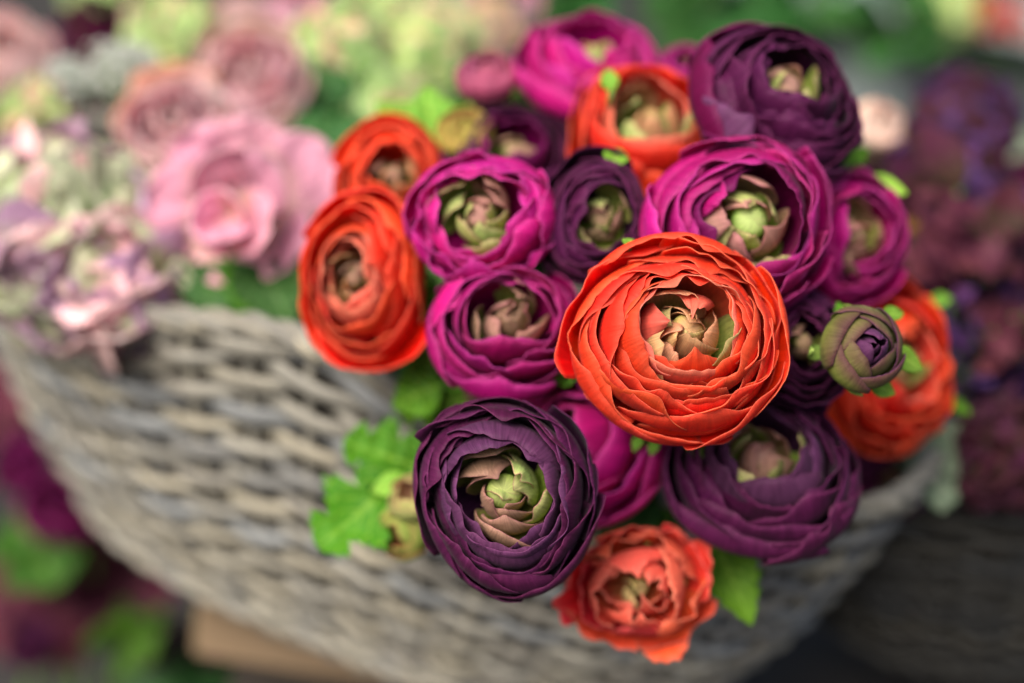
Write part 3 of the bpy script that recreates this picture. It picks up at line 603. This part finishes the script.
for (cx_, cy_), wh in zip(cent, where):
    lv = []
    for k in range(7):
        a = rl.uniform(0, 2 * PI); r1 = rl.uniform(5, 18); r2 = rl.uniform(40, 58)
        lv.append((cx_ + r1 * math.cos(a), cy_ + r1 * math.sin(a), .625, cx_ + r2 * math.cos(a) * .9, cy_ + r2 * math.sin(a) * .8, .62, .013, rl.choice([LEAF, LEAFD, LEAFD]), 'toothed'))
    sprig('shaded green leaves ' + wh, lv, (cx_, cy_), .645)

# ------------------------------------------------------------------ blurred flowers around and behind
FL = {}
def floret_mesh(mats, key, r=.0105, seed=0):
    if key in FL: return FL[key]
    rng = np.random.default_rng(seed); Vs, Fs, Ms, Us, o = [], [], [], [], 0
    for k in range(4):
        G = leafgrid(r, r * .52, 'plain', bend=rng.uniform(-.15, .25), fold=-.12, seed=seed * 9 + k, nu=7, nv=8, wav=.12)
        G[..., 1] += .0008
        a = k * PI / 2 + rng.normal(0, .12); c, s = math.cos(a), math.sin(a)
        G = np.stack([G[..., 0] * c - G[..., 1] * s, G[..., 0] * s + G[..., 1] * c, G[..., 2] + .0004 * k], -1)
        V, Fc, mi, uv = shell(G, .0003); Vs.append(V); Fs.append(Fc + o); Ms.append(mi); Us.append(uv); o += len(V)
    FL[key] = mesh('floret', np.concatenate(Vs), np.concatenate(Fs), mats, np.concatenate(Ms), np.concatenate(Us)); return FL[key]

def hydrangea(label, px, py, rp, d, axis, setlist, n=46, seed=0, target=None, cat='flower', fr=.0105, sq=(1, 1, .7), name='hydrangea_head'):
    rng = np.random.default_rng(seed); R = rp * d / FPX
    root = thing(name, label, cat, frame(P(px, py, d), axis))
    for k in range(n):
        z = 1 - 1.35 * (k + .5) / n; a = k * 2.39996; rr = math.sqrt(max(0, 1 - z * z))
        p = np.array([rr * math.cos(a), rr * math.sin(a), z]) * (1 + rng.normal(0, .07))
        key, mats = setlist[rng.integers(0, len(setlist))]; var = rng.integers(0, 3)
        o = link('floret', floret_mesh(mats, (key, fr, int(var)), fr, int(var) + 1), root)
        q = Vector(p / np.linalg.norm(p) + rng.normal(0, .22, 3)).to_track_quat('Z', 'Y') @ Quaternion((0, 0, 1), rng.uniform(0, 6))
        o.rotation_mode = 'QUATERNION'; o.rotation_quaternion = q
        o.location = Vector((p[0] * R * sq[0], p[1] * R * sq[1], p[2] * R * sq[2])); sc = rng.uniform(.8, 1.2); o.scale = (sc, sc, sc)
    # branching stalk
    paths = []
    for k in range(0, n, 2):
        z = 1 - 1.35 * (k + .5) / n; a = k * 2.39996; rr = math.sqrt(max(0, 1 - z * z)); e = np.array([rr * math.cos(a) * sq[0], rr * math.sin(a) * sq[1], z * sq[2]]) * R * .97
        t = np.linspace(0, 1, 6)[:, None]; paths.append(tube(np.array([0, 0, -R * .6]) * (1 - t) + e * t, .0008, 5))
    link('stalks', tubemesh('stalks', paths, STEM), root)
    stem_to(root, R, -.55, STEM, target if target is not None else tuple(P(px + 70, py + 50, d + .08) + np.array([0, 0, -.03])), rad=.002)
    return root

def rose(label, px, py, rp, d, axis, sets, seed, **k):
    return ranunculus('rose_flower', label, px, py, rp, d, axis, sets, k.pop('heart', sets), seed=seed, cat='flower', target=k.pop('target', tuple(P(px + 20, py + 120, d + .06) + np.array([0, 0, -.04]))), **k)

def open_rose(label, cx, cy, d, pets, sets):
    root = thing('rose_flower', label, 'flower', frame(P(cx, cy, d), cdir(0, 0, 1)))
    for i, (bx, by, bd, tx, ty, td, W, bend, fold) in enumerate(pets):
        Mx, L = frame2(P(bx, by, bd), P(tx, ty, td), cdir(0, 0, 1))
        G = leafgrid(L, W, 'petal', bend, fold, 40 + i, nu=17, nv=22, wav=.09)
        V, Fc, mi, uv = shell(G, .0005)
        o = link('petal', mesh('petal', V, Fc, sets, mi, uv)); o.parent = root; o.matrix_basis = root.matrix_world.inverted() @ Mx
    inv = root.matrix_world.inverted(); q0 = np.array(inv @ Vector(P(cx, cy, d + .012))); q1 = np.array(inv @ Vector(P(cx + 60, cy + 90, d + .09)))
    t = np.linspace(0, 1, 12)[:, None]
    link('stem', tubemesh('stem', [tube(q0 + (q1 - q0) * t + np.array([0, 0, -.02]) * np.sin(PI * t), .002, 8)], STEM), root)
    return root
open_rose('large pale pink rose with broad smooth petals hanging over the basket edge', 238, 215, .668, [
    (238, 212, .672, 196, 128, .668, .0165, -.22, .10), (240, 212, .672, 262, 118, .668, .0170, -.22, .10), (244, 216, .670, 338, 152, .662, .0165, -.15, .16), (232, 218, .670, 134, 256, .664, .0150, -.15, .14),
    (234, 222, .668, 182, 298, .660, .0150, -.15, .10), (240, 222, .668, 246, 290, .658, .0160, -.15, .10), (246, 220, .668, 306, 258, .656, .0150, -.15, .12), (234, 214, .668, 146, 196, .664, .0145, -.22, .14),
    (262, 236, .662, 214, 142, .645, .0150, -.35, .25), (214, 236, .660, 290, 158, .646, .0135, -.30, .28), (268, 222, .658, 180, 226, .640, .0120, -.32, .30), (212, 216, .656, 292, 232, .638, .0125, -.35, .25),
    (232, 200, .654, 226, 262, .636, .0115, -.38, .28), (226, 222, .652, 258, 188, .634, .0090, -.45, .35)], PINK)
rose('dusty pink rose with orange tinged edge behind the large pale pink rose', 173, 121, 55, .70, cdir(-.1, .25), DUSTY, 311, layers=7, open_=.16, dome=(-.05, .30), lean=.05, innermats=MAUVE, ninner=5, hearts=3, counts=(5, 5, 5, 4, 4, 3, 3),
     extras=((95, 1.04, .06, 1.1, .8, PEACH, 0, .06), (150, 1.03, .0, 1.1, .6, PEACH, 0, .06)))
rose('pale dusty pink rose, upper right of the pair of roses', 252, 74, 56, .74, cdir(.0, .3), PEACH[:0] + DUSTY, 321, layers=7, open_=.14, dome=(-.05, .30), lean=.05, innermats=MAUVE, ninner=5, hearts=3, counts=(5, 5, 5, 4, 4, 3, 3), extras=((100, 1.04, .0, 1.1, .9, PEACH, 0, .04),))
rose('blurred dusty pink rose at the left picture edge', 4, 52, 46, .80, cdir(.2, .3), DUSTY, 331, layers=5, open_=.3, hearts=2)
rose('magenta rose far back at the upper left', 96, 34, 26, .88, cdir(0, .4), MAGD, 341, layers=4, open_=.3, hearts=2)
rose('small crimson rose at the top left edge', 138, 0, 30, .92, cdir(0, .4), MAGD, 342, layers=4, open_=.3, hearts=2)
rose('peach pink rose at the top edge, left of centre', 300, 8, 36, .86, cdir(0, .5), PINK, 351, layers=5, open_=.3, hearts=2)
rose('mauve rose bloom at the top edge near the middle', 243, 12, 28, .90, cdir(0, .5), DUSTY, 352, layers=4, open_=.3, hearts=2)
rose('pale lilac rose at the top edge above the pink bud', 505, 2, 34, .86, cdir(0, .5), PINK, 353, layers=5, open_=.3, hearts=2)
bud('rose_bud', 'blurred peach bud right of the top purple flower', 878, 124, 27, .70, cdir(.1, .5), PEACH, seed=33, target=tuple(P(880, 260, .74)), cat='flower bud')
hyp = [('lilac', HYP), ('lilac', HYP), ('dusty', DUSTY), ('greenish', HYGP), ('greenish', HYGP)]
hydrangea('lilac and green hydrangea head spilling over the left basket end', 60, 240, 88, .675, cdir(-.1, .15), hyp, n=34, seed=1, fr=.026)
hydrangea('smaller lilac hydrangea cluster under the left hydrangea head', 112, 292, 46, .655, cdir(.0, -.1), hyp, n=16, seed=2, fr=.022)
gr = [('green', HYG), ('green', HYG), ('green', HYG), ('cream', PEACH)]
hydrangea('pale green hydrangea head left of the pink bud', 418, 62, 52, .80, cdir(0, .5), gr, n=46, seed=3, fr=.014)
hydrangea('pale green hydrangea head between the dusty rose and the bouquet', 338, 62, 44, .78, cdir(0, .4), gr, n=40, seed=4, fr=.013)
hydrangea('pale green hydrangea head above the upper orange flower', 396, 118, 36, .76, cdir(0, .3), gr, n=34, seed=5, fr=.013)
hydrangea('pale green hydrangea head at the top edge over the roses', 176, 40, 36, .84, cdir(0, .5), gr, n=36, seed=6, fr=.014)
hydrangea('cream green hydrangea head at the top edge near the middle', 415, 8, 52, .90, cdir(0, .6), gr, n=40, seed=7, fr=.015)
hydrangea('pale pink and green hydrangea head beside the top magenta flower', 478, 30, 40, .84, cdir(0, .6), [('green', HYG), ('lilac', HYP), ('cream', PEACH)], n=40, seed=8, fr=.014)
hydrangea('small yellow green hydrangea head at the top left edge', 100, 2, 24, .92, cdir(0, .6), gr[:1], n=26, seed=9, fr=.012)
hydrangea('yellow green hydrangea cluster behind the left hydrangea head', 36, 118, 28, .73, cdir(0, .6), [('green', HYG), ('peachy', PEACH), ('green', HYG)], n=30, seed=10, fr=.011)
dk = [('burg', HYD), ('burg', HYD), ('viol', HYV)]
hydrangea('dark burgundy hydrangea head right of the magenta flowers', 940, 210, 78, .74, cdir(.1, .2), dk, n=70, seed=11, fr=.015)
hydrangea('violet hydrangea head at the upper right', 965, 122, 48, .78, cdir(0, .4), [('viol', HYV), ('viol', HYV), ('burg', HYD)], n=46, seed=12, fr=.011)
hydrangea('dark burgundy hydrangea head right of the right orange flower', 975, 310, 62, .76, cdir(0, .1), dk, n=56, seed=13, fr=.011)
hydrangea('deep violet hydrangea head at the right edge', 1012, 388, 40, .80, cdir(0, .1), [('viol', HYV)], n=36, seed=14, fr=.010)
hydrangea('dark burgundy hydrangea head over the right rim of the willow basket', 925, 452, 40, .67, cdir(.1, .1), dk, n=40, seed=16, fr=.010, target=tuple(P(860, 480, .72)))
hydrangea('near black burgundy hydrangea head between the two baskets at the right', 1000, 452, 50, .66, cdir(0, .1), [('burg', HYD)], n=44, seed=17, fr=.011, target=tuple(P(1000, 480, .80)))
hydrangea('magenta hydrangea head cut by the right picture edge', 1026, 190, 24, .80, cdir(0, .1), [('mag', MAGD)], n=24, seed=15, fr=.010)

def leaves_at(label, lst, name='leaf_sprig'):
    x, y, d = lst[0][0], lst[0][1], lst[0][2]
    return sprig(label, lst, (x, y + 25), d + .03, name)
leaves_at('dark green leaves between the roses and the bouquet', [(330, 200, .74, 300, 110, .74, .022, LEAFD, 'plain'), (340, 200, .74, 350, 110, .74, .02, LEAFD, 'plain'), (330, 190, .75, 290, 150, .74, .02, LEAFD, 'plain'), (335, 200, .73, 345, 250, .71, .018, LEAFD, 'plain'), (320, 120, .76, 310, 60, .76, .018, LEAFD, 'plain')])
leaves_at('dark green leaves under the large pale pink rose', [(220, 250, .665, 205, 318, .645, .016, LEAFD, 'toothed'), (255, 250, .665, 290, 322, .635, .015, LEAFD, 'toothed'), (300, 240, .68, 330, 300, .64, .014, LEAFD, 'toothed'), (180, 250, .67, 160, 306, .655, .014, LEAFD, 'toothed'), (270, 250, .665, 240, 312, .645, .016, LEAF, 'toothed')])
leaves_at('dark green leaves left of the large pale pink rose', [(130, 240, .72, 110, 160, .71, .018, LEAFD, 'plain'), (140, 230, .72, 150, 170, .72, .018, LEAFD, 'plain'), (130, 240, .72, 90, 200, .72, .016, LEAF, 'plain')])
leaves_at('sage green leaves behind the dark flowers at the right', [(1010, 220, .84, 1000, 110, .84, .022, LEAFS, 'plain'), (1010, 240, .84, 1030, 130, .84, .022, LEAFS, 'plain'), (990, 200, .86, 985, 120, .86, .015, LEAFS, 'plain')])
leaves_at('pale sage leaf bunch below the right orange flower', [(935, 425, .655, 945, 512, .65, .016, LEAFS, 'toothed'), (945, 425, .655, 978, 480, .65, .014, LEAFS, 'toothed'), (935, 430, .655, 928, 478, .65, .007, LEAFS, 'plain')])
leaves_at('small sage leaves among the dark flowers at the right', [(985, 350, .73, 985, 318, .72, .010, LEAFS, 'plain'), (990, 350, .73, 1005, 335, .72, .008, LEAFS, 'plain')])
leaves_at('burgundy leaves right of the top purple flower', [(930, 200, .69, 890, 160, .68, .008, HYD[0], 'plain'), (985, 235, .69, 905, 190, .68, .009, BURG, 'plain'), (950, 270, .69, 925, 215, .68, .010, BURG, 'plain'), (960, 190, .69, 925, 120, .69, .009, HYD[0], 'plain'), (990, 280, .69, 975, 200, .69, .010, BURG, 'plain'), (1000, 240, .69, 1015, 180, .69, .010, HYD[0], 'plain'), (930, 200, .69, 895, 225, .69, .009, OCH, 'plain')])
for i, (x, y, r, lb) in enumerate([(700, 12, 60, 'dark green foliage behind the top of the bouquet'), (800, 0, 56, 'mid green foliage at the top edge right of centre'), (900, 20, 52, 'olive green foliage behind the upper right flowers'), (560, -10, 46, 'dark foliage at the top edge above the magenta flower'), (22, 82, 66, 'very dark foliage at the left edge'), (130, 40, 70, 'dark wine coloured foliage behind the roses')]):
    rr = random.Random(i + 60); mt = [LEAFD, LEAFD, LEAFD, LEAFD, HYD[0], HYD[0]][i]; dd = [1.0, 1.1, 1.1, .95, .84, .87][i]
    lv = []
    for k in range(14):
        a = rr.uniform(0, 2 * PI); q = rr.uniform(.0, .5)
        lv.append((x + r * q * math.cos(a), y + r * q * math.sin(a), dd + .02, x + r * (q + .7) * math.cos(a), y + r * (q + .7) * math.sin(a), dd + rr.uniform(-.03, .03), .016 * rr.uniform(.8, 1.2), mt, 'plain'))
    sprig(lb, lv, (x, y), dd + .04, 'foliage_bunch', cat='foliage')

for i, (x, y, mt, lb) in enumerate([(930, 250, BURG, 'narrow burgundy leaves below the violet hydrangea'), (985, 250, HYD[0], 'near black narrow leaves at the right edge'), (955, 345, HYV[0], 'violet narrow leaves right of the right orange flower'), (1005, 330, BURG, 'narrow wine leaves at the right edge'), (905, 190, HYD[0], 'near black leaves behind the right magenta flower')]):
    rr = random.Random(i + 160); lv = []
    for k in range(26):
        a = rr.uniform(0, 2 * PI); q = rr.uniform(0, 42); e = rr.uniform(14, 34); d0 = .70 + rr.uniform(-.015, .02)
        bx, by = x + q * math.cos(a * 3), y + q * math.sin(a * 3)
        lv.append((bx, by, d0, bx + e * math.cos(a), by + e * math.sin(a), d0 - .01, .0035 * rr.uniform(.7, 1.4), mt, 'plain'))
    sprig(lb, lv, (x, y + 20), .75, 'foliage_bunch', cat='foliage')

# frothy seed head plant, upper left
def froth(label, px, py, rp, d, seed):
    rng = np.random.default_rng(seed); R = rp * d / FPX; root = thing('seed_spray', label, 'filler plant', frame(P(px, py + rp * .8, d), cdir(0, 1, .3)))
    paths, dots = [], []
    for k in range(80):
        a = rng.uniform(0, 2 * PI); e = rng.uniform(.1, 1.0); h = rng.uniform(1.1, 1.9)
        tip = np.array([math.cos(a) * e, math.sin(a) * e, h * (1 - .25 * e * e)]) * R; t = np.linspace(0, 1, 7)[:, None]
        Q = bez(np.zeros(3), np.array([0, 0, .4 * R]), tip * .6, tip, t); paths.append(tube(Q, .00035, 5))
        for j in range(5): dots.append(tip + rng.normal(0, .09 * R, 3))
    link('twigs', tubemesh('twigs', paths, SEEDG), root)
    D = np.array(dots); oc = np.array([(1, 0, 0), (-1, 0, 0), (0, 1, 0), (0, -1, 0), (0, 0, 1), (0, 0, -1)]) * .0013
    fc = np.array([(0, 2, 4), (2, 1, 4), (1, 3, 4), (3, 0, 4), (2, 0, 5), (1, 2, 5), (3, 1, 5), (0, 3, 5)])
    V = (D[:, None] + oc[None]).reshape(-1, 3); Fc = (fc[None] + (np.arange(len(D)) * 6)[:, None, None]).reshape(-1, 3)
    link('seed_heads', mesh('seed_heads', V, Fc, SEED), root)
froth('frothy grey green spray with tiny pale seed heads, right of its pair', 125, 85, 38, .735, 4)
froth('frothy pale spray with tiny seed heads, left of its pair', 74, 96, 32, .745, 5)

# ---- containers and shelf
def hit(px, py, z):
    r_ = cF + (px - 512) / FPX * cR + (341.5 - py) / FPX * cU
    return CAM + r_ * (z - CAM[2]) / r_[2]
h1 = hit(192, 612, -.004); h2 = hit(300, 668, -.03)
box('cardboard_box', h1[0], h2[0] + .10, h2[1], h1[1] + .03, -.034, -.004, CARD)
o = bpy.data.objects['cardboard_box']; o['label'] = 'tan cardboard box under the left part of the willow basket'; o['category'] = 'box'
o = box('wooden_shelf', h1[0] + .02, .62, -.16, .30, -.07, -.036, WOODD); o['label'] = 'dark wooden shelf under the basket and the cardboard box'; o['category'] = 'shelf'
make_basket('wicker basket coloured dark for shade at the lower right, mostly out of frame', WILLOWD, 8, loc=(.33, .10, -.004), rz=.9)

def bucket(label, x, y, z, r, h):
    root = thing('metal_bucket', label, 'bucket', Matrix.Translation((x, y, z)))
    n = 40; a = np.linspace(0, 2 * PI, n, endpoint=False); prof = [(.72, 0), (.72, .001), (.8, h * .33), (.815, h * .34), (.815, h * .36), (.8, h * .37), (1, h), (1.02, h), (1.02, h - .004), (.98, h - .004), (.70, .004)]
    G = np.stack([np.stack([np.cos(a) * r * p, np.sin(a) * r * p, np.full(n, q)], -1) for p, q in prof])
    idx = np.arange(len(prof) * n).reshape(len(prof), n); nx = np.roll(idx, -1, 1)
    link('body', mesh('body', G.reshape(-1, 3), np.stack([idx[:-1], nx[:-1], nx[1:], idx[1:]], -1).reshape(-1, 4), ZINC), root)
    return root
for i, (px, py, lb) in enumerate([(885, 60, 'grey green metal bucket behind the top purple flower'), (1000, 70, 'grey metal bucket at the upper right edge'), (760, 40, 'grey metal bucket behind the top of the bouquet')]):
    q = P(px, py, 1.45); bucket(lb, q[0], q[1], q[2] - .12, .075, .17)
rose('red orange blossom far back at the top right corner', 988, 6, 26, 1.30, cdir(0, .6), CORAL, 361, layers=4, open_=.3, hearts=1)
rose('small red blossom far back at the top right edge', 1022, 20, 16, 1.32, cdir(0, .6), CORAL, 362, layers=4, open_=.3, hearts=1)
hydrangea('bright green blurred bloom between the far buckets', 945, 8, 30, 1.3, cdir(0, .6), gr[:1], n=26, seed=31, fr=.015)

# ---- plants down at the lower left, their shade put into darker colours
for i, (x, y, r, d, st, lb) in enumerate([(60, 505, 40, .88, MAGD, 'dark magenta rose low at the left, below the basket'), (18, 462, 30, .90, MAGD, 'shaded crimson rose at the left edge below the basket'), (115, 470, 28, .92, MAGD, 'purple rose close under the basket edge, lower left'), (180, 555, 34, .90, MAGD, 'wine coloured rose at the lower left under the basket'), (265, 590, 34, .88, MAGD, 'plum coloured rose left of the cardboard box'), (150, 640, 32, .92, VIO, 'dull mauve rose near the bottom left edge'), (30, 645, 24, .9, PUR, 'dark rose in the bottom left corner'), (205, 500, 30, .93, MAGD, 'plum rose tucked right under the basket at the lower left'), (90, 520, 26, .91, MAG, 'brighter magenta rose above the lower left leaves'), (220, 640, 26, .93, PUR, 'near black rose left of the cardboard box')]):
    rose(lb, x, y, r, d, cdir(-.1, .3), st, 400 + i, layers=4, counts=(4, 4, 3), open_=.3, hearts=2, rag=2, target=tuple(P(x + 10, y + 50, d + .05) - np.array([0, 0, .15])))
for i, (x, y, r, n, m, lb) in enumerate([(40, 548, 42, 4, LEAFM, 'bright green leaves at the lower left'), (130, 640, 26, 3, LEAFM, 'green leaves near the bottom edge at the left'), (40, 610, 70, 12, BURG, 'dark burgundy leaves in the bottom left corner'), (230, 540, 60, 12, LEAFD, 'dark leaves under the basket at the left'), (110, 590, 60, 12, BURG, 'dark wine leaves between the lower left roses'), (-5, 400, 46, 8, BURG, 'dark burgundy leaves at the left edge beside the basket'), (180, 670, 60, 10, LEAFD, 'dark leaves at the bottom left of the cardboard box')]):
    rr = random.Random(i + 90); lv = []
    dd = .90 if n < 8 else .96
    for k in range(n):
        a = rr.uniform(0, 2 * PI)
        lv.append((x, y, dd, x + r * math.cos(a), y + r * math.sin(a), dd + rr.uniform(-.02, .03), .018 if n > 7 else .022, m, 'plain'))
    sprig(lb, lv, (x, y + 20), dd + .05, 'foliage_bunch', cat='foliage')

# ---- repeats carry a shared group
GR = {'ranunculus_flower': 'ranunculus flowers of the bouquet', 'ranunculus_bud': 'buds of the bouquet', 'leaf_sprig': 'leaf sprigs among the flowers', 'hydrangea_head': 'blurred hydrangea heads around the bouquet', 'rose_flower': 'roses around the bouquet', 'foliage_bunch': 'bunches of background foliage', 'metal_bucket': 'far metal buckets', 'seed_spray': 'frothy seed sprays at the upper left', 'wicker_basket': 'wicker baskets'}
for o in list(C.objects):
    k_ = o.name.split('.')[0]
    if o.parent is None and k_ in GR: o['group'] = GR[k_]
